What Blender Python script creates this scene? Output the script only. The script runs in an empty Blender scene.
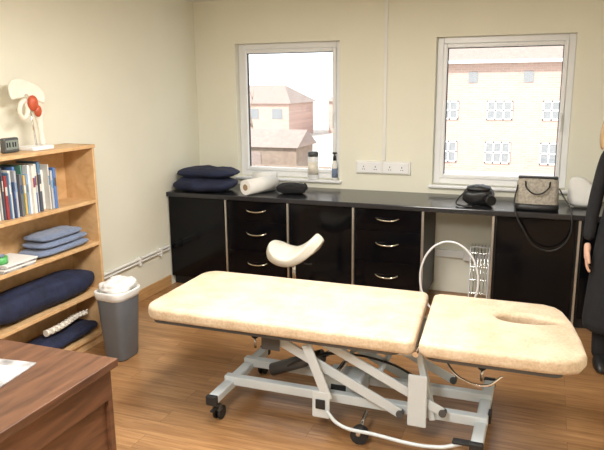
import bpy, bmesh, math, random
from mathutils import Vector, Matrix, noise
random.seed(3)
S=bpy.context.scene
COL=bpy.context.collection
# ------------------------------------------------------------------ materials
def nt(name):
    m=bpy.data.materials.new(name); m.use_nodes=True
    return m,m.node_tree.nodes,m.node_tree.links,m.node_tree.nodes['Principled BSDF']
def mat(name,col,rough=.5,metal=0,var=0,scale=8,bump=0,bscale=60,coat=0,trans=0,sheen=0,stretch=None,spec=.5):
    m,n,l,b=nt(name)
    b.inputs['Base Color'].default_value=(*col,1); b.inputs['Roughness'].default_value=rough
    b.inputs['Metallic'].default_value=metal; b.inputs['Specular IOR Level'].default_value=spec
    b.inputs['Coat Weight'].default_value=coat; b.inputs['Sheen Weight'].default_value=sheen
    b.inputs['Transmission Weight'].default_value=trans
    tc=n.new('ShaderNodeTexCoord'); mp=n.new('ShaderNodeMapping'); l.new(tc.outputs['Object'],mp.inputs[0])
    if stretch: mp.inputs['Scale'].default_value=stretch
    if var:
        t=n.new('ShaderNodeTexNoise'); t.inputs['Scale'].default_value=scale; t.inputs['Detail'].default_value=5
        l.new(mp.outputs[0],t.inputs['Vector'])
        r=n.new('ShaderNodeValToRGB'); l.new(t.outputs['Fac'],r.inputs[0])
        r.color_ramp.elements[0].position=.3; r.color_ramp.elements[1].position=.7
        r.color_ramp.elements[0].color=(*[max(0,c*(1-var)) for c in col],1)
        r.color_ramp.elements[1].color=(*[min(1,c*(1+var)) for c in col],1)
        l.new(r.outputs[0],b.inputs['Base Color'])
    if bump:
        t=n.new('ShaderNodeTexNoise'); t.inputs['Scale'].default_value=bscale; t.inputs['Detail'].default_value=4
        l.new(mp.outputs[0],t.inputs['Vector'])
        bp=n.new('ShaderNodeBump'); bp.inputs['Strength'].default_value=bump; bp.inputs['Distance'].default_value=.01
        l.new(t.outputs['Fac'],bp.inputs['Height']); l.new(bp.outputs[0],b.inputs['Normal'])
    return m
def plank_mat():
    m,n,l,b=nt('oak_laminate')
    tc=n.new('ShaderNodeTexCoord'); mp=n.new('ShaderNodeMapping'); l.new(tc.outputs['Object'],mp.inputs[0])
    br=n.new('ShaderNodeTexBrick'); l.new(mp.outputs[0],br.inputs['Vector'])
    br.inputs['Scale'].default_value=1; br.inputs['Brick Width'].default_value=1.2; br.inputs['Row Height'].default_value=.125
    br.inputs['Mortar Size'].default_value=.001; br.inputs['Mortar Smooth'].default_value=.3
    br.offset=.37; br.inputs['Color1'].default_value=(0,0,0,1); br.inputs['Color2'].default_value=(1,1,1,1); br.inputs['Mortar'].default_value=(.5,.5,.5,1)
    mp2=n.new('ShaderNodeMapping'); mp2.inputs['Scale'].default_value=(1.5,22,1); l.new(tc.outputs['Object'],mp2.inputs[0])
    add=n.new('ShaderNodeVectorMath'); add.operation='ADD'; l.new(mp2.outputs[0],add.inputs[0])
    sc=n.new('ShaderNodeVectorMath'); sc.operation='SCALE'; sc.inputs['Scale'].default_value=9; l.new(br.outputs['Color'],sc.inputs[0]); l.new(sc.outputs[0],add.inputs[1])
    g=n.new('ShaderNodeTexNoise'); g.inputs['Scale'].default_value=2.2; g.inputs['Detail'].default_value=7; g.inputs['Distortion'].default_value=.6; l.new(add.outputs[0],g.inputs['Vector'])
    r=n.new('ShaderNodeValToRGB'); l.new(g.outputs['Fac'],r.inputs[0])
    e=r.color_ramp.elements; e[0].position=.27; e[0].color=(.25,.118,.045,1); e[1].position=.70; e[1].color=(.46,.255,.112,1)
    mx=n.new('ShaderNodeMix'); mx.data_type='RGBA'; mx.blend_type='MULTIPLY'; mx.inputs['Factor'].default_value=1
    l.new(r.outputs[0],mx.inputs['A'])
    r2=n.new('ShaderNodeValToRGB'); l.new(br.outputs['Color'],r2.inputs[0]); r2.color_ramp.elements[0].color=(.80,.78,.76,1); r2.color_ramp.elements[1].color=(1,1,1,1)
    l.new(r2.outputs[0],mx.inputs['B'])
    mx2=n.new('ShaderNodeMix'); mx2.data_type='RGBA'; l.new(br.outputs['Fac'],mx2.inputs['Factor']); l.new(mx.outputs['Result'],mx2.inputs['A']); mx2.inputs['B'].default_value=(.12,.06,.025,1)
    l.new(mx2.outputs['Result'],b.inputs['Base Color'])
    b.inputs['Roughness'].default_value=.3
    return m
def worn_mat():
    m,n,l,b=nt('worn_cream_upholstery')
    tc=n.new('ShaderNodeTexCoord')
    def nz(s,d=5,r=.5):
        t=n.new('ShaderNodeTexNoise'); t.inputs['Scale'].default_value=s; t.inputs['Detail'].default_value=d; t.inputs['Roughness'].default_value=r; l.new(tc.outputs['Object'],t.inputs['Vector']); return t
    a=nz(7,8,.65); r=n.new('ShaderNodeValToRGB'); l.new(a.outputs['Fac'],r.inputs[0]); e=r.color_ramp.elements
    e[0].position=.34; e[0].color=(.57,.42,.27,1); e[1].position=.62; e[1].color=(.70,.565,.41,1)
    c=nz(75,3,.6); r2=n.new('ShaderNodeValToRGB'); l.new(c.outputs['Fac'],r2.inputs[0]); r2.color_ramp.elements[0].position=.35; r2.color_ramp.elements[0].color=(.84,.81,.77,1); r2.color_ramp.elements[1].position=.6; r2.color_ramp.elements[1].color=(1,1,1,1)
    mx=n.new('ShaderNodeMix'); mx.data_type='RGBA'; mx.blend_type='MULTIPLY'; mx.inputs['Factor'].default_value=1; l.new(r.outputs[0],mx.inputs['A']); l.new(r2.outputs[0],mx.inputs['B'])
    l.new(mx.outputs['Result'],b.inputs['Base Color']); b.inputs['Roughness'].default_value=.6; b.inputs['Sheen Weight'].default_value=.2
    bp=n.new('ShaderNodeBump'); bp.inputs['Strength'].default_value=.3; bp.inputs['Distance'].default_value=.01; l.new(c.outputs['Fac'],bp.inputs['Height']); l.new(bp.outputs[0],b.inputs['Normal'])
    return m
def wood_mat(name,c1,c2,stretch=(3,3,30),rough=.4,scale=1.6):
    m,n,l,b=nt(name)
    tc=n.new('ShaderNodeTexCoord'); mp=n.new('ShaderNodeMapping'); mp.inputs['Scale'].default_value=stretch; l.new(tc.outputs['Object'],mp.inputs[0])
    g=n.new('ShaderNodeTexNoise'); g.inputs['Scale'].default_value=scale; g.inputs['Detail'].default_value=6; g.inputs['Distortion'].default_value=.8; l.new(mp.outputs[0],g.inputs['Vector'])
    r=n.new('ShaderNodeValToRGB'); l.new(g.outputs['Fac'],r.inputs[0]); e=r.color_ramp.elements
    e[0].position=.32; e[0].color=(*c1,1); e[1].position=.66; e[1].color=(*c2,1)
    l.new(r.outputs[0],b.inputs['Base Color']); b.inputs['Roughness'].default_value=rough
    return m
def brick_mat():
    m,n,l,b=nt('sunlit_brick')
    tc=n.new('ShaderNodeTexCoord'); mp=n.new('ShaderNodeMapping'); mp.inputs['Rotation'].default_value=(math.pi/2,0,0); l.new(tc.outputs['Object'],mp.inputs[0])
    br=n.new('ShaderNodeTexBrick'); l.new(mp.outputs[0],br.inputs['Vector']); br.inputs['Scale'].default_value=1; br.inputs['Brick Width'].default_value=.45; br.inputs['Row Height'].default_value=.15
    br.inputs['Mortar Size'].default_value=.012
    br.inputs['Color1'].default_value=(.50,.335,.29,1); br.inputs['Color2'].default_value=(.58,.40,.345,1); br.inputs['Mortar'].default_value=(.62,.5,.45,1)
    l.new(br.outputs[0],b.inputs['Base Color']); b.inputs['Roughness'].default_value=.9
    return m
M=dict(
 wall=mat('cream_paint',(.82,.805,.685),.75,var=.015,scale=3,bump=.05,bscale=180),
 ceil=mat('white_ceiling_paint',(.85,.84,.81),.8,var=.01),
 floor=plank_mat(),
 pvc=mat('white_upvc',(.86,.87,.89),.3,var=.01),
 trunk=mat('white_plastic',(.80,.80,.77),.4,var=.01),
 gloss=mat('black_gloss_panel',(.003,.003,.004),.12,var=.05,spec=.22),
 carc=mat('black_carcass',(.010,.010,.011),.45,var=.05),
 top=mat('black_worktop',(.022,.022,.025),.2,var=.35,scale=120),
 alu=mat('brushed_aluminium',(.72,.72,.72),.3,1,var=.05,scale=60),
 chrome=mat('chrome',(.8,.8,.8),.1,1,var=.02),
 brass=mat('satin_handle',(.74,.68,.56),.22,1,var=.03),
 pine=wood_mat('pine_board',(.55,.33,.15),(.70,.46,.24),(4,4,4),.45,3),
 skirt=wood_mat('oak_skirting',(.46,.25,.10),(.60,.36,.16),(3,3,30)),
 walnut=wood_mat('walnut_veneer',(.065,.028,.015),(.15,.066,.034),(14,1.6,14),.33,2.0),
 vinyl=worn_mat(),
 steel=mat('pale_grey_powdercoat',(.58,.63,.66),.35,var=.03),
 dsteel=mat('dark_grey_steel',(.10,.105,.11),.4,.5,var=.05),
 rub=mat('black_rubber',(.015,.015,.016),.6,var=.1),
 navy=mat('navy_cloth',(.012,.017,.048),.85,var=.3,scale=14,bump=.35,bscale=30),
 bluegrey=mat('bluegrey_towel',(.17,.22,.34),.95,var=.12,scale=30,bump=.6,bscale=160,sheen=.3),
 paper=mat('white_paper_roll',(.84,.83,.80),.85,var=.03,scale=30,bump=.1),
 core=mat('cardboard_core',(.35,.24,.14),.9,var=.1),
 bin=mat('grey_bin_plastic',(.13,.145,.165),.45,var=.06,bump=.04),
 bag=mat('white_bin_liner',(.78,.78,.76),.5,var=.03,bump=.3,bscale=25),
 bone=mat('bone_plastic',(.80,.75,.65),.45,var=.06,scale=20),
 red=mat('red_muscle',(.55,.10,.04),.45,var=.2,scale=20),
 lip=mat('lips',(.5,.2,.17),.45,var=.05),
 skin=mat('skin',(.66,.40,.29),.5,var=.05,scale=12),
 hair=mat('blonde_hair',(.46,.31,.16),.5,var=.35,scale=14,stretch=(6,6,.6),bump=.4,bscale=20),
 black=mat('black_knit',(.010,.010,.012),.9,var=.2,scale=30,bump=.2,bscale=120),
 leather=mat('black_leather',(.012,.012,.013),.4,var=.15,scale=30,bump=.2,bscale=120),
 taupe=mat('taupe_bag_fabric',(.37,.335,.28),.75,var=.3,scale=60,bump=.3,bscale=200),
 scarf=mat('patterned_scarf_fabric',(.34,.30,.26),.85,var=.85,scale=55,bump=.3,bscale=90),
 white=mat('white_cloth',(.80,.79,.76),.8,var=.03,bump=.3,bscale=18),
 saddle=mat('cream_leather',(.74,.70,.60),.4,var=.03,bump=.05),
 dark=mat('dark_slot',(.01,.01,.01),.8,var=.1),
 lcd=mat('lcd_glass',(.20,.23,.20),.2,var=.05),
 mag=mat('magazine_cover',(.38,.37,.37),.3,var=.65,scale=16),
 green=mat('green_plastic',(.10,.42,.12),.4,var=.1),
 brick=brick_mat(), roof=mat('roof_tiles',(.36,.29,.26),.9,var=.1,scale=4),
 grass=mat('outside_ground',(.62,.60,.55),.95,var=.15,scale=.6),
 fence=mat('fence_wood',(.32,.25,.20),.9,var=.15,scale=3),
 extwin=mat('outside_window_glass',(.26,.28,.30),.3,var=.1),
 carp=mat('car_paint',(.25,.27,.32),.3,var=.05),
)
m,n,l,b=nt('window_glass'); n.remove(b); o=n['Material Output']; tr=n.new('ShaderNodeBsdfTransparent'); gl=n.new('ShaderNodeBsdfGlossy'); gl.inputs['Roughness'].default_value=.02
mx=n.new('ShaderNodeMixShader'); mx.inputs[0].default_value=.05; l.new(tr.outputs[0],mx.inputs[1]); l.new(gl.outputs[0],mx.inputs[2]); l.new(mx.outputs[0],o.inputs[0]); M['glass']=m
def emis(name,c,s):
    m,n,l,b=nt(name); b.inputs['Base Color'].default_value=(*c,1); b.inputs['Emission Color'].default_value=(*c,1); b.inputs['Emission Strength'].default_value=s; return m
M['diff']=emis('lamp_diffuser',(1,.98,.94),3)

# ------------------------------------------------------------------ helpers
def root(name):
    e=bpy.data.objects.new(name,None); e.empty_display_size=.1; COL.objects.link(e); return e
def link(o,parent,m=None,smooth=False):
    COL.objects.link(o)
    if parent: o.parent=parent
    if m is not None:
        o.data.materials.clear(); o.data.materials.append(M[m] if isinstance(m,str) else m)
    if smooth:
        for p in o.data.polygons: p.use_smooth=True
    return o
def frombm(name,bm,parent,m,smooth=False):
    me=bpy.data.meshes.new(name); bm.normal_update(); bm.to_mesh(me); bm.free()
    return link(bpy.data.objects.new(name,me),parent,m,smooth)
def bevel(o,w,seg=2):
    md=o.modifiers.new('b','BEVEL'); md.width=w; md.segments=seg; md.limit_method='ANGLE'; md.angle_limit=.6; return o
def box(name,x0,x1,y0,y1,z0,z1,m,parent=None,bw=0,rot=None,seg=2):
    bm=bmesh.new(); bmesh.ops.create_cube(bm,size=1)
    bmesh.ops.scale(bm,vec=(abs(x1-x0),abs(y1-y0),abs(z1-z0)),verts=bm.verts)
    if rot: bmesh.ops.rotate(bm,cent=(0,0,0),matrix=Matrix.Rotation(rot[1],3,rot[0]),verts=bm.verts)
    c=((x0+x1)/2,(y0+y1)/2,(z0+z1)/2); bmesh.ops.translate(bm,vec=c,verts=bm.verts)
    o=frombm(name,bm,parent,m)
    if bw: bevel(o,bw,seg)
    return o
def beam(name,a,b,w,h,m,parent,bw=.004):
    a=Vector(a);b=Vector(b);d=b-a;L=d.length
    bm=bmesh.new(); bmesh.ops.create_cube(bm,size=1); bmesh.ops.scale(bm,vec=(L,w,h),verts=bm.verts)
    x=d.normalized(); up=Vector((0,0,1)) if abs(x.z)<.95 else Vector((0,1,0)); y=up.cross(x).normalized(); z=x.cross(y)
    R=Matrix((x,y,z)).transposed(); bmesh.ops.rotate(bm,cent=(0,0,0),matrix=R,verts=bm.verts); bmesh.ops.translate(bm,vec=(a+b)/2,verts=bm.verts)
    o=frombm(name,bm,parent,m)
    if bw: bevel(o,bw)
    return o
def cyl(name,a,b,r,m,parent,r2=None,seg=24,cap=True):
    a=Vector(a);b=Vector(b);d=b-a
    bm=bmesh.new(); bmesh.ops.create_cone(bm,cap_ends=cap,segments=seg,radius1=r,radius2=r if r2 is None else r2,depth=d.length)
    q=Vector((0,0,1)).rotation_difference(d.normalized()).to_matrix(); bmesh.ops.rotate(bm,cent=(0,0,0),matrix=q,verts=bm.verts); bmesh.ops.translate(bm,vec=(a+b)/2,verts=bm.verts)
    o=frombm(name,bm,parent,m)
    for p in o.data.polygons: p.use_smooth=len(p.vertices)==4
    return o
def tube(name,pts,r,m,parent,cyclic=False,bez=True):
    cu=bpy.data.curves.new(name,'CURVE'); cu.dimensions='3D'; cu.bevel_depth=r; cu.bevel_resolution=3; cu.resolution_u=8; cu.use_fill_caps=True
    if bez:
        s=cu.splines.new('BEZIER'); s.bezier_points.add(len(pts)-1)
        for p,c in zip(s.bezier_points,pts): p.co=c; p.handle_left_type=p.handle_right_type='AUTO'
    else:
        s=cu.splines.new('POLY'); s.points.add(len(pts)-1)
        for p,c in zip(s.points,pts): p.co=(*c,1)
    s.use_cyclic_u=cyclic
    t=bpy.data.objects.new('t',cu); me=bpy.data.meshes.new_from_object(t); bpy.data.objects.remove(t); me.name=name
    return link(bpy.data.objects.new(name,me),parent,m,True)
def shape(name,loops,ext,bev,m,parent,M4=Matrix.Identity(4),res=3,smooth=False):
    cu=bpy.data.curves.new(name,'CURVE'); cu.dimensions='2D'; cu.fill_mode='BOTH'; cu.extrude=ext; cu.bevel_depth=bev; cu.bevel_resolution=res; cu.offset=-bev
    for lp in loops:
        s=cu.splines.new('POLY'); s.points.add(len(lp)-1); s.use_cyclic_u=True
        for p,c in zip(s.points,lp): p.co=(c[0],c[1],0,1)
    t=bpy.data.objects.new('t',cu); me=bpy.data.meshes.new_from_object(t); bpy.data.objects.remove(t); me.name=name; me.transform(M4)
    return link(bpy.data.objects.new(name,me),parent,m,smooth)
def rrect(x0,x1,y0,y1,r,n=8):
    out=[]
    rs=r if isinstance(r,(list,tuple)) else [r]*4
    for (cx,cy,a0,rr) in ((x1-rs[0],y1-rs[0],0,rs[0]),(x0+rs[1],y1-rs[1],90,rs[1]),(x0+rs[2],y0+rs[2],180,rs[2]),(x1-rs[3],y0+rs[3],270,rs[3])):
        for i in range(n+1):
            a=math.radians(a0+90*i/n); out.append((cx+rr*math.cos(a),cy+rr*math.sin(a)))
    return out
def loft(name,secs,m,parent,n=20,sub=1,pw=2.0,wob=0,caps=True):
    bm=bmesh.new(); rings=[]
    for s in secs:
        ring=[]
        for i in range(n):
            a=2*math.pi*i/n; c,sn=math.cos(a),math.sin(a)
            ex=2/pw; X=math.copysign(abs(c)**ex,c)*s[3]; Y=math.copysign(abs(sn)**ex,sn)*s[4]
            if wob: k=1+wob*noise.noise(Vector((c*2,sn*2,s[2]*5))); X*=k;Y*=k
            ring.append(bm.verts.new((s[0]+X,s[1]+Y,s[2])))
        rings.append(ring)
    for a,b in zip(rings,rings[1:]):
        for i in range(n): bm.faces.new((a[i],a[(i+1)%n],b[(i+1)%n],b[i]))
    if caps: bm.faces.new(list(reversed(rings[0]))); bm.faces.new(rings[-1])
    bmesh.ops.recalc_face_normals(bm,faces=bm.faces)
    o=frombm(name,bm,parent,m,True)
    if sub: md=o.modifiers.new('s','SUBSURF'); md.levels=sub; md.render_levels=sub
    return o
def lathe(name,prof,cx,cy,m,parent,n=28): return loft(name,[(cx,cy,z,r,r) for r,z in prof],m,parent,n,0)
def pillow(name,c,dim,m,parent,rz=0,amp=.012,seed=0,pw=(3.2,2.2),nseg=40):
    bm=bmesh.new(); bmesh.ops.create_uvsphere(bm,u_segments=nseg,v_segments=nseg//2,radius=1)
    for v in bm.verts:
        x,y,z=v.co; a=math.atan2(y,x); rr=math.hypot(x,y)
        k=1/((abs(math.cos(a))**pw[0]+abs(math.sin(a))**pw[0])**(1/pw[0]))
        X,Y=k*math.cos(a)*rr**.8,k*math.sin(a)*rr**.8
        Z=math.copysign(abs(z)**(.85),z)
        w=noise.noise(Vector((X*2.1+seed,Y*2.1,Z*1.5+seed)))+.6*noise.noise(Vector((X*5+seed,Y*5,Z*3)))
        v.co=Vector((X*dim[0]/2,Y*dim[1]/2,Z*dim[2]/2))+v.co.normalized()*amp*w
        if v.co.z<0: v.co.z=max(v.co.z,-dim[2]*.46)
    bmesh.ops.rotate(bm,cent=(0,0,0),matrix=Matrix.Rotation(rz,3,'Z'),verts=bm.verts)
    bmesh.ops.translate(bm,vec=c,verts=bm.verts)
    return frombm(name,bm,parent,m,True)
def skinned(name,verts,edges,rad,m,parent,sub=2,rootv=0):
    me=bpy.data.meshes.new(name); me.from_pydata(verts,edges,[]); o=bpy.data.objects.new(name,me); COL.objects.link(o)
    md=o.modifiers.new('k','SKIN'); md.use_smooth_shade=True
    for i,r in enumerate(rad):
        me.skin_vertices[0].data[i].radius=(r,r) if not isinstance(r,tuple) else r
        me.skin_vertices[0].data[i].use_root=(i==rootv)
    s=o.modifiers.new('s','SUBSURF'); s.levels=sub; s.render_levels=sub
    bpy.context.view_layer.update()
    dg=bpy.context.evaluated_depsgraph_get(); me2=bpy.data.meshes.new_from_object(o.evaluated_get(dg)); bpy.data.objects.remove(o)
    return link(bpy.data.objects.new(name,me2),parent,m,True)
def ell(name,c,r,m,parent,rot=None,seg=20):
    bm=bmesh.new(); bmesh.ops.create_uvsphere(bm,u_segments=seg,v_segments=seg//2+2,radius=1); bmesh.ops.scale(bm,vec=r,verts=bm.verts)
    if rot: bmesh.ops.rotate(bm,cent=(0,0,0),matrix=Matrix.Rotation(rot[1],3,rot[0]),verts=bm.verts)
    bmesh.ops.translate(bm,vec=c,verts=bm.verts); return frombm(name,bm,parent,m,True)

# ------------------------------------------------------------------ room shell
RX=4.0; RY=-6.6; H=2.4; T=.25
ZT,ZB=2.034,.888
WX=[(.389,1.34),(2.12,3.123)]
box('floor',-T,RX+T,RY-T,T,-.1,0,'floor')
box('ceiling',-T,RX+T,RY-T,T,H,H+.1,'ceil')
box('wall_left',-T,0,RY-T,T,0,H,'wall')
box('wall_right',RX,RX+T,RY-T,T,0,H,'wall')
box('wall_front',0,RX,RY-T,RY,0,H,'wall')
wb=root('wall_back')
xs=[0,WX[0][0],WX[0][1],WX[1][0],WX[1][1],RX]
box('below',0,RX,0,T,0,ZB,'wall',wb); box('above',0,RX,0,T,ZT,H,'wall',wb)
for i in (0,2,4): box('pier_%d'%i,xs[i],xs[i+1],0,T,ZB,ZT,'wall',wb)
for i,(a,b) in enumerate(WX):
    w=root('window_%d'%(i+1)); y0,y1=.07,.13; f=.05
    box('frame_left',a,a+f,y0,y1,ZB,ZT,'pvc',w,.006); box('frame_right',b-f,b,y0,y1,ZB,ZT,'pvc',w,.006)
    box('frame_top',a+f,b-f,y0,y1,ZT-f,ZT,'pvc',w,.006); box('frame_bottom',a+f,b-f,y0,y1,ZB,ZB+f,'pvc',w,.006)
    g=.03; A,B,C,D=a+f,b-f,ZB+f,ZT-f; yy0,yy1=.055,.115
    box('sash_left',A,A+g,yy0,yy1,C,D,'pvc',w,.006); box('sash_right',B-g,B,yy0,yy1,C,D,'pvc',w,.006)
    box('sash_top',A+g,B-g,yy0,yy1,D-g,D,'pvc',w,.006); box('sash_bottom',A+g,B-g,yy0,yy1,C,C+g,'pvc',w,.006)
    box('gasket_l',A+g,A+g+.006,.08,.1,C+g,D-g,'rub',w); box('gasket_r',B-g-.006,B-g,.08,.1,C+g,D-g,'rub',w)
    box('gasket_t',A+g,B-g,.08,.1,D-g-.006,D-g,'rub',w)
    box('glass',A+g,B-g,.088,.092,C+g,D-g,'glass',w)
    box('handle_base',B-.026,B-.01,.04,.055,1.38,1.46,'pvc',w,.003); box('handle_lever',B-.026,B-.012,.025,.04,1.33,1.45,'pvc',w,.004)
    box('sill_board',a-.02,b+.02,-.035,.07,ZB-.022,ZB,'pvc',w,.005)
box('baseboard_left',0,.015,RY,-.60,0,.095,'skirt',None,.004)
box('baseboard_right',RX-.015,RX,RY,-.60,0,.095,'skirt',None,.004)
t=root('trim_1')
tube('conduit_pipe',[(.02,-1.9,.345),(.02,-1.2,.352),(.02,-.62,.356)],.011,'trunk',t)
tube('conduit_pipe_lower',[(.02,-1.9,.318),(.02,-1.2,.325),(.02,-.62,.33)],.008,'trunk',t)
for y in (-1.55,-1.05,-.75): box('clip',0,.034,y-.012,y+.012,.30,.37,'trunk',t,.003)
t=root('trim_2')
box('vertical_trunking',1.714,1.740,-.016,0,1.07,H,'trunk',t,.003)
s=root('wall_socket')
box('back_box',1.49,1.95,-.022,0,.96,1.065,'trunk',s,.004)
for k,x in enumerate((1.505,1.725)):
    box('plate_%d'%k,x,x+.21,-.03,-.022,.970,1.055,'pvc',s,.003)
    for dx in (.055,.155):
        box('pin_e',x+dx-.003,x+dx+.003,-.0315,-.03,1.012,1.024,'dark',s)
        box('pin_l',x+dx-.012,x+dx-.004,-.0315,-.03,.994,.999,'dark',s); box('pin_n',x+dx+.004,x+dx+.012,-.0315,-.03,.994,.999,'dark',s)
        box('switch',x+dx+.012,x+dx+.028,-.034,-.03,1.028,1.046,'pvc',s,.001)

# ------------------------------------------------------------------ cabinets
ZC=.817
zt=ZC-.042
wt=root('worktop'); box('worktop_slab',.002,RX-.002,-.60,-.002,ZC-.038,ZC,'top',wt,.006)
def carc(cb,x0,x1):
    box('carcass',x0,x1,-.56,-.01,.08,ZC-.040,'carc',cb); box('plinth',x0,x1,-.52,-.50,0,.08,'carc',cb)
def front(cb,x0,x1,z0,z1,h=None):
    box('front_panel',x0+.003,x1-.003,-.58,-.56,z0+.002,z1-.002,'gloss',cb,.002)
    if h is not None:
        c=(x0+x1)/2
        tube('bow_handle',[(c-.085,-.581,h+.008),(c-.06,-.603,h),(c,-.61,h-.007),(c+.06,-.603,h),(c+.085,-.581,h+.008)],.0055,'brass',cb)
def strip(cb,x): box('edge_strip',x-.008,x+.008,-.585,-.56,.02,zt,'alu',cb,.002)
cb=root('base_cabinet'); carc(cb,.004,2.165)
front(cb,.01,.535,.085,zt)
for x0,x1 in ((.56,1.085),(1.645,2.15)):
    front(cb,x0,x1,.61,zt,.70); front(cb,x0,x1,.37,.61,.51); front(cb,x0,x1,.085,.37,.26)
front(cb,1.11,1.62,.085,zt)
for x in (.55,1.097,1.632,2.16): strip(cb,x)
cb=root('base_cabinet'); carc(cb,2.65,RX-.004)
front(cb,2.675,3.195,.085,zt); front(cb,3.235,3.60,.085,zt); front(cb,3.62,3.98,.085,zt)
for x in (2.655,3.215): strip(cb,x)

t=root('trim_3'); box('dado_trunking',2.167,2.648,-.03,0,.30,.36,'trunk',t,.004)
box('junction',2.40,2.50,-.045,-.03,.285,.375,'trunk',t,.004)
hp=root('hoop_stand')
cx,cz=2.375,.305
tube('hoop',[(cx+.205*math.cos(a),-.67-.02*math.sin(a),cz+.288*math.sin(a)) for a in [2*math.pi*i/16 for i in range(16)]],.008,'pvc',hp,True)
tube('hoop_foot',[(cx-.12,-.62,.010),(cx,-.72,.010),(cx+.12,-.62,.010)],.009,'pvc',hp)
rk=root('wire_magazine_rack')
for i in range(6):
    x=2.47+i*.026; tube('wire',[(x,-.13,.005),(x,-.13,.42),(x,-.06,.44)],.003,'chrome',rk,bez=False)
for z in (.05,.16,.27,.38): tube('cross',[(2.465,-.13,z),(2.605,-.13,z)],.0035,'chrome',rk,bez=False)
tube('frame',[(2.465,-.13,.005),(2.465,-.13,.43),(2.605,-.13,.43),(2.605,-.13,.005)],.006,'pvc',rk,bez=False)

# ------------------------------------------------------------------ treatment couch
tc=root('treatment_couch')
ZTOP=.60
def pad(name,loops):
    return shape(name,loops,.012,.024,'vinyl',tc,Matrix.Translation((0,0,ZTOP-.036)),5,True)
def corner(cx,cy,r,a0,a1,n=7): return [(cx+r*math.cos(math.radians(a0+(a1-a0)*i/n)),cy+r*math.sin(math.radians(a0+(a1-a0)*i/n))) for i in range(n+1)]
pad('main_cushion',[corner(2.395,-1.905,.04,5,90)+corner(1.19,-1.965,.10,90,180)+corner(1.19,-2.475,.10,180,270)+corner(2.445,-2.535,.04,270,365)])
ho=[]
for i in range(28):
    a=2*math.pi*i/28; ho.append((2.945+.145*math.cos(a),-2.12+(.056-.018*math.cos(a))*math.sin(a)))
pad('head_cushion',[[(2.49,-1.868),(2.462,-1.90),(2.505,-2.545),(2.535,-2.575)]+[(3.02,-2.575),(3.10,-2.565),(3.16,-2.53),(3.185,-2.46),(3.17,-2.30),(3.14,-2.10),(3.10,-1.95),(3.07,-1.90),(3.01,-1.87)],list(reversed(ho))])
shape('main_board',[rrect(1.12,2.42,-2.545,-1.895,.06)],.008,.001,'dsteel',tc,Matrix.Translation((0,0,ZTOP-.083)))
shape('head_board',[rrect(2.53,3.10,-2.545,-1.895,.05),list(reversed([(p[0],p[1]) for p in ho]))],.008,.001,'dsteel',tc,Matrix.Translation((0,0,ZTOP-.083)))
ZR=.49
for y in (-2.42,-2.02):
    beam('top_rail',(1.55,y,ZR),(2.47,y,ZR),.035,.045,'steel',tc)
    beam('head_rail',(2.44,y+.05,ZR-.005),(2.95,y+.05,ZR-.005),.025,.035,'steel',tc)
for x in (1.60,2.05,2.44): beam('top_cross',(x,-2.42,ZR-.01),(x,-2.02,ZR-.01),.04,.04,'steel',tc)
cyl('head_hinge',(2.475,-2.46,ZR),(2.475,-1.98,ZR),.013,'chrome',tc)
ZL=.135
for x in (1.47,2.77):
    beam('base_crossbar',(x,-2.54,ZL),(x,-1.90,ZL),.055,.045,'steel',tc,.008)
    for y in (-2.555,-1.885): box('end_cap',x-.03,x+.03,y-.014,y+.014,ZL-.026,ZL+.026,'rub',tc,.006)
for y in (-2.34,-2.10): beam('base_beam',(1.44,y,ZL+.02),(2.80,y,ZL+.02),.045,.05,'steel',tc,.006)
for x in (1.47,2.77):
    for y in (-2.50,-1.94):
        cyl('castor_stem',(x,y,ZL),(x,y,.075),.011,'chrome',tc)
        box('castor_fork',x-.022,x+.022,y-.016,y+.016,.055,.088,'dsteel',tc,.004)
        for d in (-.02,.008): cyl('castor_wheel',(x+d,y+.018,.036),(x+d+.012,y+.018,.036),.036,'rub',tc)
        box('brake_tab',x-.012,x+.012,y-.06,y-.01,.068,.078,'rub',tc,.003)
for y in (-2.40,-2.04):
    beam('lift_arm_rear',(2.40,y,ZL+.02),(1.76,y,ZR-.04),.014,.05,'steel',tc)
    beam('lift_arm_front',(2.60,y,ZL+.06),(1.98,y,ZR-.01),.014,.045,'steel',tc)
    for x,z in ((2.40,ZL+.02),(1.76,ZR-.04),(2.60,ZL+.06),(1.98,ZR-.01)):
        cyl('pivot',(x,y-.016,z),(x,y+.016,z),.018,'dsteel',tc)
cyl('arm_spindle',(2.08,-2.40,.305),(2.08,-2.04,.305),.014,'chrome',tc)
cyl('arm_spindle_front',(2.29,-2.40,.34),(2.29,-2.04,.34),.014,'steel',tc)
cyl('actuator_body',(1.66,-2.22,ZL+.05),(1.95,-2.22,.31),.034,'dsteel',tc); cyl('actuator_rod',(1.95,-2.22,.31),(2.14,-2.22,.40),.014,'chrome',tc)
box('motor_housing',1.98,2.18,-2.30,-2.14,.13,.24,'steel',tc,.015)
box('motor_switch',2.02,2.10,-2.305,-2.30,.16,.20,'rub',tc,.002)
beam('hanger_plate',(1.95,-2.47,.47),(2.06,-2.47,.20),.012,.05,'steel',tc)
box('pivot_plate',1.98,2.07,-2.478,-2.464,.10,.24,'steel',tc,.01); box('pivot_plate_b',2.44,2.53,-2.44,-2.428,.12,.38,'steel',tc,.01)
box('upper_bracket',1.70,1.80,-2.445,-2.435,.40,.50,'dsteel',tc,.008)
beam('post',(2.55,-2.36,ZL),(2.47,-2.36,ZR),.03,.05,'steel',tc)
tube('foot_bar',[(2.06,-2.49,.15),(2.12,-2.50,.10),(2.30,-2.51,.085),(2.60,-2.51,.08),(2.70,-2.50,.11)],.009,'steel',tc)
box('foot_pedal',2.66,2.75,-2.515,-2.475,.11,.125,'rub',tc,.006)
box('hanger_bolt_cover',2.00,2.05,-2.486,-2.478,.15,.20,'rub',tc,.004)
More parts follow.
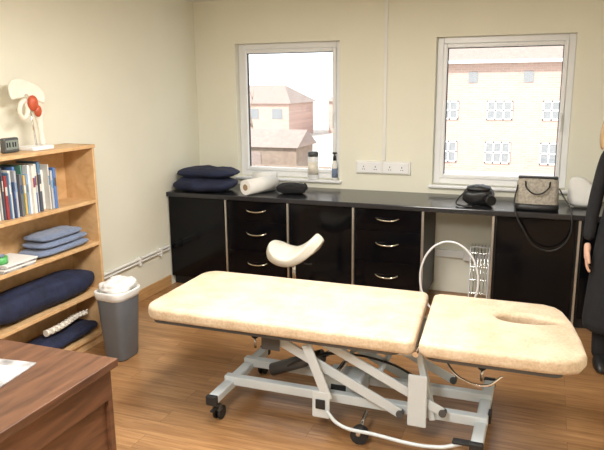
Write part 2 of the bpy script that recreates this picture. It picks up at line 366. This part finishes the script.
box('side_socket_cap',2.795,2.81,-2.30,-2.24,.12,.17,'rub',tc,.004)
cyl('retract_wheel',(2.22,-2.485,.043),(2.22,-2.445,.043),.043,'rub',tc)
cyl('retract_axle',(2.22,-2.50,.06),(2.22,-2.34,.10),.01,'chrome',tc)
tube('head_release_lever',[(2.60,-2.42,.47),(2.68,-2.50,.43),(2.80,-2.54,.43),(2.86,-2.54,.48)],.006,'chrome',tc)
tube('cable',[(1.7,-2.2,.18),(1.85,-2.30,.30),(2.05,-2.33,.38),(2.3,-2.3,.36),(2.45,-2.2,.25)],.006,'rub',tc)
cyl('knob_stem',(1.42,-1.92,ZL+.02),(1.42,-1.92,.22),.008,'chrome',tc); ell('knob',(1.42,-1.92,.235),(.024,.024,.02),'rub',tc)
cyl('knob_stem_b',(2.73,-1.92,ZL+.02),(2.73,-1.92,.22),.008,'chrome',tc); ell('knob_b',(2.73,-1.92,.235),(.024,.024,.02),'rub',tc)

# ------------------------------------------------------------------ saddle stool
st=root('saddle_stool'); sx,sy=1.36,-1.12
bm=bmesh.new(); N=22
grid=[]
for i in range(N+1):
    row=[]
    for j in range(N+1):
        u=-1+2*i/N; v=-1+2*j/N
        X=u*math.sqrt(1-v*v/2); Y=v*math.sqrt(1-u*u/2)
        z=.085*X*X*(1 if X>0 else .45) - .055*Y*Y + (.035*max(0,X))
        row.append(bm.verts.new((sx+X*.175,sy+Y*.17*(1-.25*X),.575+z)))
    grid.append(row)
for i in range(N):
    for j in range(N): bm.faces.new((grid[i][j],grid[i+1][j],grid[i+1][j+1],grid[i][j+1]))
se=frombm('saddle_seat',bm,st,'saddle',True); md=se.modifiers.new('so','SOLIDIFY'); md.thickness=.075; md.offset=-1; md=se.modifiers.new('s','SUBSURF'); md.levels=1; md.render_levels=1
cyl('gas_lift',(sx,sy,.22),(sx,sy,.53),.014,'chrome',st); cyl('gas_sleeve',(sx,sy,.07),(sx,sy,.32),.026,'rub',st)
for k in range(5):
    a=math.radians(20+72*k); ex,ey=sx+.25*math.cos(a),sy+.25*math.sin(a)
    beam('base_arm',(sx,sy,.10),(ex,ey,.075),.035,.02,'chrome',st); cyl('castor',(ex-.012,ey,.026),(ex+.012,ey,.026),.026,'rub',st); cyl('castor_pin',(ex,ey,.03),(ex,ey,.08),.006,'chrome',st)
tube('tilt_lever',[(sx+.02,sy,.50),(sx+.12,sy-.06,.48),(sx+.16,sy-.08,.49)],.005,'rub',st)

# ------------------------------------------------------------------ bookcase
bk=root('bookcase'); BY0,BY1=-2.88,-1.79; BD=.255; B0=.018
box('end_panel_a',B0,BD,BY1-.02,BY1,0,1.33,'pine',bk,.002); box('end_panel_b',B0,BD,BY0,BY0+.02,0,1.33,'pine',bk,.002)
box('back_panel',B0,B0+.006,BY0+.02,BY1-.02,.05,1.31,'pine',bk)
for z in (1.33,.975,.695,.37,.085): box('shelf',B0+.006 if z!=1.33 else B0,BD if z!=1.33 else BD+.008,BY0+.02 if z!=1.33 else BY0-.004,BY1-.02 if z!=1.33 else BY1+.004,z-.022,z,'pine',bk,.002)
box('kick_board',BD-.035,BD-.02,BY0+.02,BY1-.02,0,.063,'pine',bk)
bo=root('row_of_books'); y=-2.55
cols=[(.75,.72,.66),(.05,.12,.35),(.70,.68,.62),(.08,.09,.12),(.30,.05,.05),(.12,.25,.42),(.75,.75,.72),(.62,.60,.55),(.05,.08,.18),(.45,.47,.52),(.10,.20,.45),(.15,.15,.16),(.80,.78,.70),(.10,.25,.20),(.62,.40,.12),(.20,.34,.52),(.70,.72,.75)]
k=0
bmats=[mat('book_cover_%d'%i,c,.45,var=.08,scale=12) for i,c in enumerate(cols)]
while y<-2.12:
    th=random.uniform(.007,.022); hh=random.uniform(.20,.29); dd=random.uniform(.15,.20)
    box('book_%d'%k,.03,.03+dd,y,y+th-.001,.976,.976+hh,bmats[k%len(cols)],bo,.0015)
    box('spine_label_%d'%k,.03+dd-.0005,.03+dd+.0008,y+.002,y+th-.003,.976+hh*.55,.976+hh*.75,bmats[(k*5+4)%len(cols)],bo)
    y+=th; k+=1
hb=root('sacrum_bone_model'); pillow('bone_body',(.15,-2.67,1.035),(.14,.12,.115),'bone',hb,amp=.015,seed=4); pillow('bone_wing',(.19,-2.63,1.01),(.09,.10,.06),'bluegrey',hb,amp=.01,seed=7)
tw=root('folded_towel_stack')
for i,(cy,wy,dx,th) in enumerate(((-2.10,.46,.20,.045),(-2.085,.42,.19,.04),(-2.10,.36,.185,.04))):
    pillow('towel_%d'%i,(.147,cy,.720+i*.042),(dx,wy,th+.006),'bluegrey',tw,amp=.004,seed=i*3,pw=(7,3))
mg=root('magazine_stack')
for i in range(4): box('magazine_%d'%i,.04,.25,-2.62+.01*i,-2.38+.008*i,.696+i*.010,.705+i*.010,['mag','paper','mag','paper'][i],mg,.001)
gb=root('green_tape_dispenser'); cyl('drum',(.17,-2.56,.737),(.17,-2.56,.775),.045,'green',gb); cyl('cap',(.17,-2.56,.775),(.17,-2.56,.785),.028,'bluegrey',gb)
nc=root('navy_cushion'); pillow('cushion',(.142,-2.26,.457),(.21,.88,.175),'navy',nc,amp=.012,seed=2,pw=(5,3)); 
nc2=root('navy_cushion'); pillow('cushion',(.145,-2.16,.13),(.20,.66,.085),'navy',nc2,amp=.008,seed=11,pw=(5,3))
sp=root('spine_model')
for i in range(11):
    f=i/10; yy=-2.26+.36*f; xx=.17+.02*math.sin(f*5); zz=.212+.012*math.sin(f*3.1)
    cyl('vertebra_%d'%i,(xx,yy-.012,zz),(xx,yy+.012,zz),.021-.004*f,'bone',sp,seg=14)
    cyl('disc_%d'%i,(xx,yy+.011,zz),(xx,yy+.025,zz),.017-.003*f,'white',sp,seg=14)
    beam('process_%d'%i,(xx,yy,zz),(xx+.028,yy+.008,zz+.028),.008,.010,'bone',sp,.002)
    beam('transverse_%d'%i,(xx-.03,yy,zz+.008),(xx+.034,yy,zz+.004),.008,.008,'bone',sp,.002)
# hip joint model
hm=root('hip_joint_model'); hx,hy=.14,-2.17
shape('base_plate',[rrect(-.07,.07,-.085,.085,.02)],.008,.003,'pvc',hm,Matrix.Translation((hx,hy,1.342)),2)
cyl('post',(hx-.02,hy+.03,1.35),(hx-.02,hy+.0,1.60),.006,'chrome',hm)
skinned('femur',[(hx+.01,hy+.05,1.35),(hx+.01,hy+.045,1.42),(hx+.01,hy+.04,1.50),(hx+.015,hy+.06,1.55),(hx+.01,hy+.01,1.565),(hx,hy-.02,1.585)],[(0,1),(1,2),(2,3),(2,4),(4,5)],[.022,.016,.019,.024,.018,.028],'bone',hm)
bm=bmesh.new(); g=[]
for i in range(17):
    row=[]
    for j in range(9):
        a=math.radians(-25+215*i/16); edge=1+.10*math.sin(a*3+1); rr=.012+.095*j/8*edge
        yy=hy-.03+rr*math.cos(a)*1.05; zz=1.635+rr*math.sin(a)*1.0; xx=hx-.01-.25*rr*math.sin(a*1.1)+.25*rr*math.cos(a)
        row.append(bm.verts.new((xx,yy,zz)))
    g.append(row)
for i in range(16):
    for j in range(8): bm.faces.new((g[i][j],g[i+1][j],g[i+1][j+1],g[i][j+1]))
pl=frombm('pelvis_wing',bm,hm,'bone',True); md=pl.modifiers.new('so','SOLIDIFY'); md.thickness=.014; md=pl.modifiers.new('s','SUBSURF'); md.levels=1; md.render_levels=1
skinned('pubic_ring',[(hx-.01,hy-.04,1.62),(hx,hy-.085,1.60),(hx,hy-.10,1.55),(hx,hy-.075,1.51),(hx,hy-.045,1.53),(hx,hy-.03,1.57)],[(0,1),(1,2),(2,3),(3,4),(4,5),(5,0)],[.02,.015,.014,.016,.015,.018],'bone',hm)
ell('red_muscle',(hx+.02,hy-.01,1.60),(.024,.036,.046),'red',hm); ell('red_muscle_b',(hx+.024,hy+.02,1.555),(.018,.026,.035),'red',hm)
ck=root('digital_clock'); box('case',.12,.155,-2.42,-2.31,1.331,1.415,'dsteel',ck,.008); box('screen',.1555,.1565,-2.41,-2.32,1.35,1.402,'lcd',ck)
for i,yy in enumerate((-2.40,-2.382,-2.358,-2.34)): box('digit_%d'%i,.1565,.157,yy-.005,yy+.005,1.363,1.39,'dark',ck)

# ------------------------------------------------------------------ bin
bn=root('waste_bin'); cx,cy=.51,-1.99
loft('bin_body',[(cx,cy,.0,.07,.085),(cx,cy,.012,.078,.092),(cx,cy,.40,.098,.115),(cx,cy,.43,.104,.121),(cx,cy,.445,.104,.121),(cx,cy,.442,.096,.112),(cx,cy,.10,.08,.09)],'bin',bn,32,0,4.5)
loft('liner',[(cx,cy,.375,.102,.119),(cx,cy,.43,.108,.125),(cx,cy,.462,.112,.128),(cx,cy,.455,.10,.11),(cx,cy,.40,.08,.09),(cx,cy,.36,.04,.05)],'bag',bn,32,1,4,.06)
pillow('tied_bag_top',(cx+.01,cy-.01,.475),(.19,.21,.09),'bag',bn,amp=.02,seed=5)

# ------------------------------------------------------------------ desk
dk=root('office_desk'); DX0,DX1,DY0,DY1=.80,1.585,-5.0,-3.415
box('desktop',DX0,DX1,DY0,DY1,.715,.745,'walnut',dk,.003)
box('end_panel_far',DX0+.02,DX1-.02,DY1-.045,DY1-.02,0,.715,'walnut',dk,.002)
box('end_panel_near',DX0+.02,DX1-.02,DY0+.02,DY0+.045,0,.715,'walnut',dk,.002)
box('modesty_panel',DX1-.055,DX1-.035,DY0+.045,DY1-.045,.05,.715,'walnut',dk,.002)
box('edge_rail',DX1-.034,DX1-.018,DY0+.03,DY1-.03,.60,.714,'walnut',dk,.002)
mz=root('magazine'); box('pages',1.08,1.36,-3.78,-3.57,.746,.752,'mag',mz,.001,('Z',.12)); box('inner_photo',1.11,1.24,-3.75,-3.61,.752,.7525,'bluegrey',mz,0,('Z',.12)); box('inner_text',1.25,1.33,-3.74,-3.61,.752,.7525,'paper',mz,0,('Z',.12))

# ------------------------------------------------------------------ things on the worktop
Z=ZC+.002
pi=root('navy_pillow'); pillow('pillow',(.28,-.41,Z+.055),(.53,.38,.12),'navy',pi,amp=.014,seed=1)
pi=root('navy_pillow'); pillow('pillow',(.29,-.37,Z+.148),(.52,.34,.085),'navy',pi,rz=.05,amp=.014,seed=6)
def roll(a,b,r):
    rt=root('paper_couch_roll'); cyl('paper',a,b,r,'paper',rt); a=Vector(a);b=Vector(b);d=(b-a).normalized()
    cyl('core_a',a-d*.0015,a,r*.42,'core',rt); cyl('core_b',b,b+d*.0015,r*.42,'core',rt); return rt
roll((.72,-.55,Z+.062),(.84,-.24,Z+.062),.062)
roll((.60,-.15,Z+.068),(.80,-.09,Z+.068),.066)
bg=root('black_toiletry_bag'); pillow('body',(1.05,-.36,Z+.042),(.25,.18,.095),'black',bg,rz=.1,amp=.010,seed=9); tube('zip',[(.95,-.38,Z+.086),(1.05,-.37,Z+.094),(1.15,-.35,Z+.084)],.003,'chrome',bg)
can=root('wipes_canister'); SZ=ZB+.001
lathe('tub',[(.040,SZ),(.044,SZ+.004),(.044,SZ+.19),(.042,SZ+.195)],1.10,.012,'pvc',can); lathe('lid',[(.046,SZ+.195),(.046,SZ+.225),(.04,SZ+.235),(.015,SZ+.237)],1.10,.012,'dsteel',can)
lathe('label',[(.0446,SZ+.04),(.0446,SZ+.15)],1.10,.012,'bone',can)
b2=root('pump_bottle'); lathe('bottle',[(.022,SZ),(.025,SZ+.004),(.025,SZ+.13),(.014,SZ+.16),(.010,SZ+.165)],1.295,.012,'white',b2); lathe('bottle_label',[(.0256,SZ+.02),(.0256,SZ+.10)],1.295,.012,'bluegrey',b2); lathe('cap',[(.013,SZ+.165),(.013,SZ+.20),(.005,SZ+.205),(.005,SZ+.225)],1.295,.012,'dark',b2)
box('nozzle',1.275,1.315,.004,.02,SZ+.222,SZ+.234,'dark',b2,.003)
cm=root('camera_case'); pillow('case_body',(2.53,-.40,Z+.062),(.22,.15,.13),'leather',cm,amp=.01,seed=3,pw=(5,3)); pillow('case_lid',(2.53,-.41,Z+.12),(.17,.13,.05),'leather',cm,amp=.006,seed=8,pw=(4,3)); cyl('lens_bulge',(2.60,-.46,Z+.055),(2.63,-.52,Z+.05),.036,'leather',cm)
tube('strap',[(2.43,-.42,Z+.09),(2.38,-.46,Z+.02),(2.42,-.53,Z+.008),(2.50,-.54,Z+.008)],.006,'leather',cm)
hg=root('handbag')
loft('bag_body',[(2.93,-.46,Z,.14,.075),(2.93,-.46,Z+.015,.145,.08),(2.93,-.46,Z+.12,.142,.07),(2.93,-.46,Z+.20,.135,.045),(2.93,-.46,Z+.225,.13,.02)],'taupe',hg,28,1,4.5,.06)
loft('bag_base_trim',[(2.93,-.46,Z,.142,.079),(2.93,-.46,Z+.012,.148,.085),(2.93,-.46,Z+.045,.147,.082),(2.93,-.46,Z+.048,.135,.07)],'leather',hg,28,0,4.5)
box('bag_top_trim',2.80,3.06,-.485,-.435,Z+.216,Z+.232,'leather',hg,.006)
tube('handle',[(2.85,-.50,Z+.20),(2.86,-.54,Z+.16),(2.93,-.555,Z+.12),(3.00,-.54,Z+.16),(3.01,-.50,Z+.20)],.005,'leather',hg)
tube('shoulder_strap',[(2.80,-.50,Z+.17),(2.79,-.60,Z+.04),(2.85,-.64,Z-.10),(2.97,-.64,Z-.24),(3.10,-.64,Z-.22),(3.16,-.62,Z-.02),(3.07,-.52,Z+.16)],.005,'leather',hg)
wc=root('white_shopping_bag'); loft('body',[(3.24,-.28,Z,.10,.07),(3.24,-.28,Z+.05,.11,.075),(3.23,-.27,Z+.14,.095,.05),(3.19,-.25,Z+.215,.05,.014)],'white',wc,20,1,3,.25)

# ------------------------------------------------------------------ woman
W=root('standing_woman'); px,py=3.46,-1.12
for s,nm in ((-1,'r'),(1,'l')):
    loft('trouser_leg_'+nm,[(px+s*.10,py+.01,.03,.055,.06),(px+s*.10,py+.01,.10,.06,.062),(px+s*.10,py,.28,.068,.075),(px+s*.10,py-.01,.46,.066,.072),(px+s*.095,py-.005,.62,.082,.09),(px+s*.088,py,.80,.092,.105),(px+s*.08,py,.90,.09,.11)],'black',W,20,1)
    loft('shoe_'+nm,[(px+s*.105,py-.05,.0,.042,.12),(px+s*.105,py-.05,.02,.046,.125),(px+s*.105,py-.04,.05,.044,.11),(px+s*.10,py-.01,.09,.04,.055)],'leather',W,20,1)
loft('cardigan',[(px,py,.22,.23,.165),(px,py,.28,.232,.168),(px,py,.46,.22,.16),(px,py,.70,.20,.15),(px,py,.88,.185,.14),(px,py-.005,1.02,.155,.115),(px,py-.005,1.12,.148,.11),(px,py-.012,1.22,.160,.125),(px,py-.005,1.31,.170,.115),(px,py,1.37,.150,.09),(px,py+.003,1.41,.10,.07),(px,py+.003,1.44,.062,.06)],'black',W,28,1,2.3)
def arm(s,nm,pts,rad):
    skinned('sleeve_'+nm,pts,[(i,i+1) for i in range(len(pts)-1)],rad,'black',W,2)
arm(-1,'r',[(px-.11,py,1.355),(px-.155,py,1.33),(px-.180,py+.01,1.22),(px-.205,py+.01,1.08),(px-.222,py-.01,.95),(px-.232,py-.03,.80)],[.055,.054,.047,.043,.040,.037])
arm(1,'l',[(px+.11,py,1.355),(px+.155,py,1.33),(px+.180,py+.01,1.22),(px+.205,py+.02,1.08),(px+.222,py-.01,.95),(px+.225,py-.05,.82)],[.055,.054,.047,.043,.040,.037])
def hand(s,x,y,z,nm):
    skinned('palm_'+nm,[(x,y,z+.04),(x,y-.003,z),(x,y-.008,z-.04),(x,y-.012,z-.075)],[(0,1),(1,2),(2,3)],[(.022,.022),(.022,.024),(.018,.038),(.015,.038)],'skin',W,2)
    for k,(dy,L) in enumerate(((-.036,.068),(-.012,.078),(.012,.073),(.034,.056))):
        b=Vector((x,y-.012+dy*.9,z-.07))
        pts=[b+Vector((0,0,.015)),b+Vector((-s*.002,0,-L*.35)),b+Vector((-s*.010,0,-L*.68)),b+Vector((-s*.024,0,-L*.95))]
        skinned('finger_%s_%d'%(nm,k),[tuple(p) for p in pts],[(0,1),(1,2),(2,3)],[.0095,.009,.008,.007],'skin',W,2)
    pts=[(x,y-.015,z-.005),(x-s*.006,y-.042,z-.03),(x-s*.010,y-.055,z-.06),(x-s*.014,y-.058,z-.082)]
    skinned('thumb_'+nm,pts,[(0,1),(1,2),(2,3)],[.013,.0115,.010,.008],'skin',W,2)
hand(-1,px-.234,py-.035,.755,'r'); hand(1,px+.227,py-.058,.775,'l')
hx,hy=px-.075,py-.03
skinned('neck',[(px,py,1.38),(px-.03,py-.008,1.44),(hx,hy+.02,1.50)],[(0,1),(1,2)],[.06,.05,.05],'skin',W,2)
bm=bmesh.new(); bmesh.ops.create_uvsphere(bm,u_segments=40,v_segments=30,radius=1)
for v in bm.verts:
    x,y,z=v.co
    X=x*.073; Y=y*.092; Zz=z*.112
    if z<0: X*=1-.28*(-z)**1.5; 
    if z<0 and y>0: Y*=1-.35*(-z)
    if y<0: Y*=.95
    def g(cx,cz,sx,sz): return math.exp(-((X-cx)/sx)**2-((Zz-cz)/sz)**2)
    if y<0:
        Y-=.020*g(0,-.022,.010,.012)+.010*g(0,.0,.008,.025)+.006*g(0,-.056,.018,.006)+.006*g(0,-.066,.016,.005)+.008*g(0,-.098,.02,.015)
        Y+=.009*g(-.028,.004,.014,.010)+.009*g(.028,.004,.014,.010)
    v.co=(hx+X,hy+Y,1.565+Zz)
frombm('head',bm,W,'skin',True)
for s in (-1,1):
    ell('eye',(hx+s*.028,hy-.074,1.569),(.012,.010,.008),'pvc',W); ell('iris',(hx+s*.028,hy-.083,1.569),(.005,.003,.005),'dark',W)
    ell('eyebrow',(hx+s*.029,hy-.083,1.588),(.017,.005,.003),'hair',W); ell('ear',(hx+s*.073,hy+.005,1.560),(.008,.018,.028),'skin',W)
ell('lips',(hx,hy-.084,1.505),(.022,.007,.007),'lip',W)
bm=bmesh.new(); secs=[(1.36,.130,.10),(1.40,.140,.105),(1.45,.142,.108),(1.51,.134,.108),(1.56,.120,.108),(1.62,.104,.108),(1.66,.078,.092),(1.685,.050,.062),(1.692,.012,.016)]
rings=[]; n_=36
for z,rx,ry in secs:
    ring=[]
    for i in range(n_):
        op=math.radians(48) if z<1.63 else math.radians(48)*max(0,(1.66-z)/.03)
        a=-math.pi/2+op+(2*math.pi-2*op)*i/(n_-1)
        k=1+.05*math.sin(i*2.1+z*20)+.04*noise.noise(Vector((i*.5,z*9,0)))
        ring.append(bm.verts.new((hx+rx*k*math.cos(a),hy+.012+ry*k*math.sin(a),z+.012*math.sin(i*1.7) if z<1.38 else z)))
    rings.append(ring)
for a,b in zip(rings,rings[1:]):
    for i in range(n_-1): bm.faces.new((a[i],a[i+1],b[i+1],b[i]))
hr=frombm('hair',bm,W,'hair',True); md=hr.modifiers.new('so','SOLIDIFY'); md.thickness=.016; md.offset=-1; md=hr.modifiers.new('s','SUBSURF'); md.levels=2; md.render_levels=2
for s,nm in ((-1,'a'),(1,'b')):
    tube('patterned_scarf_'+nm,[(px+s*.075,py+.03,1.42),(px+s*.11,py-.06,1.39),(px+s*.125,py-.115,1.30),(px+s*.12,py-.14,1.16),(px+s*.11,py-.145,1.02)],.036,'scarf',W)
tube('scarf_back',[(px-.075,py+.03,1.43),(px,py+.085,1.44),(px+.075,py+.03,1.43)],.024,'scarf',W)
k=.965; W.scale=(k,k,k); W.location=(px*(1-k),py*(1-k),0)

# ------------------------------------------------------------------ ceiling lamps
for i,(x,y,p) in enumerate(((1.9,-2.6,74),(2.1,-4.9,88))):
    c=root('ceiling_light'); box('housing',x-.32,x+.32,y-.62,y+.62,H-.05,H-.001,'pvc',c,.01); box('diffuser',x-.29,x+.29,y-.59,y+.59,H-.056,H-.05,'diff',c)
    L=bpy.data.lights.new('panel_lamp','AREA'); L.shape='RECTANGLE'; L.size=.56; L.size_y=1.16; L.energy=p; L.color=(1,.98,.935)
    o=bpy.data.objects.new('panel_lamp',L); COL.objects.link(o); o.location=(x,y,H-.06); o.parent=c
# ------------------------------------------------------------------ exterior
GZ=-4.3
box('outside_ground',-60,60,.5,90,GZ-.2,GZ,'grass')
def hip(name,x0,x1,y0,y1,z,h,inx,p,m='roof'):
    bm=bmesh.new(); ym=(y0+y1)/2; vs=[bm.verts.new(v) for v in ((x0,y0,z),(x1,y0,z),(x1,y1,z),(x0,y1,z),(x0+inx,ym,z+h),(x1-inx,ym,z+h))]
    for f in ((0,1,5,4),(1,2,5),(2,3,4,5),(3,0,4),(3,2,1,0)): bm.faces.new([vs[q] for q in f])
    frombm(name,bm,p,m)
ap=root('brick_apartment_building'); by=40
box('body',-6,34,by,by+9,GZ,3.0,'brick',ap); hip('roof',-6.5,34.5,by-.6,by+9.6,3.0,2.4,3,ap)
box('gutter',-6.5,34.5,by-.7,by-.55,2.85,3.05,'pvc',ap)
for x in (-3.6,-.1,3.4,6.9,10.4):
    for z,hh in ((-.2,1.15),(-3.0,1.35)):
        box('pane',x-.75,x+.75,by-.05,by-.01,z-hh/2,z+hh/2,'extwin',ap)
        for d in (-.78,-.26,.26,.78): box('bar',x+d-.05,x+d+.05,by-.1,by-.05,z-hh/2-.05,z+hh/2+.05,'pvc',ap)
        for d in (-.5,0,.5): box('rail',x-.82,x+.82,by-.1,by-.05,z+d*hh-.05,z+d*hh+.05,'pvc',ap)
    box('stair_light',x+1.4,x+2.0,by-.05,by-.01,1.6,2.3,'extwin',ap)
for k,(x0,x1,y0) in enumerate(((-46,-34,60),(-33,-24,62),(-22,-12,70))):
    hs=root('distant_house'); box('body',x0,x1,y0,y0+8,GZ,-.5,'brick',hs); hip('roof',x0-.4,x1+.4,y0-.4,y0+8.4,-.5,2.0,2.5,hs)
    for j in range(3): box('pane',x0+1.2+2.9*j,x0+2.4+2.9*j,y0-.05,y0,-2.2,-1.1,'extwin',hs)
for k,(x0,x1,y0) in enumerate(((-19.5,-16.2,33),(-15.5,-11.5,32))):
    sh=root('garden_shed'); box('walls',x0,x1,y0,y0+3,GZ,-2.2,'fence',sh); hip('roof',x0-.2,x1+.2,y0-.3,y0+3.3,-2.2,1.0,0,sh); box('door',x0+.6,x0+1.6,y0-.04,y0,GZ,-2.5,'roof',sh)
fn=root('garden_fence')
for i in range(26): box('panel_%d'%i,-26+i*.8,-25.25+i*.8,29.6,29.65,GZ,GZ+1.3,'fence',fn)
cr=root('parked_car'); loft('car_body',[(-17,25.5,GZ+.25,2.0,.85),(-17,25.5,GZ+.6,2.1,.88),(-17,25.5,GZ+.9,2.0,.82),(-16.9,25.5,GZ+1.3,1.1,.7),(-16.9,25.5,GZ+1.42,.9,.6)],'carp',cr,24,1,3.5)
for dx in (-1.3,1.3): cyl('wheel',(-17+dx,24.55,GZ+.32),(-17+dx,26.4,GZ+.32),.32,'rub',cr)
tr=root('bare_tree')
def br(p,d,L,r,dep):
    e=p+d*L; cyl('branch',p,e,r,'fence',tr,r*.6,seg=6)
    if dep==0: return
    for k in range(3):
        nd=(d+Vector((random.uniform(-.7,.7),random.uniform(-.7,.7),random.uniform(-.1,.5)))).normalized(); br(e,nd,L*.68,r*.6,dep-1)
br(Vector((-21,46,GZ)),Vector((0,0,1)),2.3,.14,3)

# ------------------------------------------------------------------ light
sun=bpy.data.lights.new('sun','SUN'); sun.energy=5.2; sun.angle=.01; sun.color=(1,.96,.9)
so=bpy.data.objects.new('sun',sun); COL.objects.link(so); so.rotation_euler=(math.radians(52),0,math.radians(-25))
w=bpy.data.worlds.new('sky'); S.world=w; w.use_nodes=True; wn=w.node_tree.nodes
bgn=wn['Background']; bgn.inputs[1].default_value=1.9; bgn.inputs[0].default_value=(.92,.96,1,1)

# ------------------------------------------------------------------ camera
cd=bpy.data.cameras.new('camera'); co=bpy.data.objects.new('camera',cd); COL.objects.link(co); S.camera=co
cd.sensor_width=36; cd.sensor_fit='HORIZONTAL'; cd.lens=643.58/604*36; cd.clip_start=.05; cd.clip_end=300
yaw,pitch,rollv=.3633,.2171,.0103
s,c=math.sin(yaw),math.cos(yaw); sp_,cp=math.sin(pitch),math.cos(pitch)
F=Vector((-s*cp,c*cp,-sp_)); R=Vector((c,s,0)); U=R.cross(F)
cr_,sr=math.cos(rollv),math.sin(rollv)
R2=R*cr_-U*sr; U2=R*sr+U*cr_
co.matrix_world=Matrix(((R2.x,U2.x,-F.x,2.9679),(R2.y,U2.y,-F.y,-5.1858),(R2.z,U2.z,-F.z,1.6988),(0,0,0,1)))
S.view_settings.view_transform='Standard'
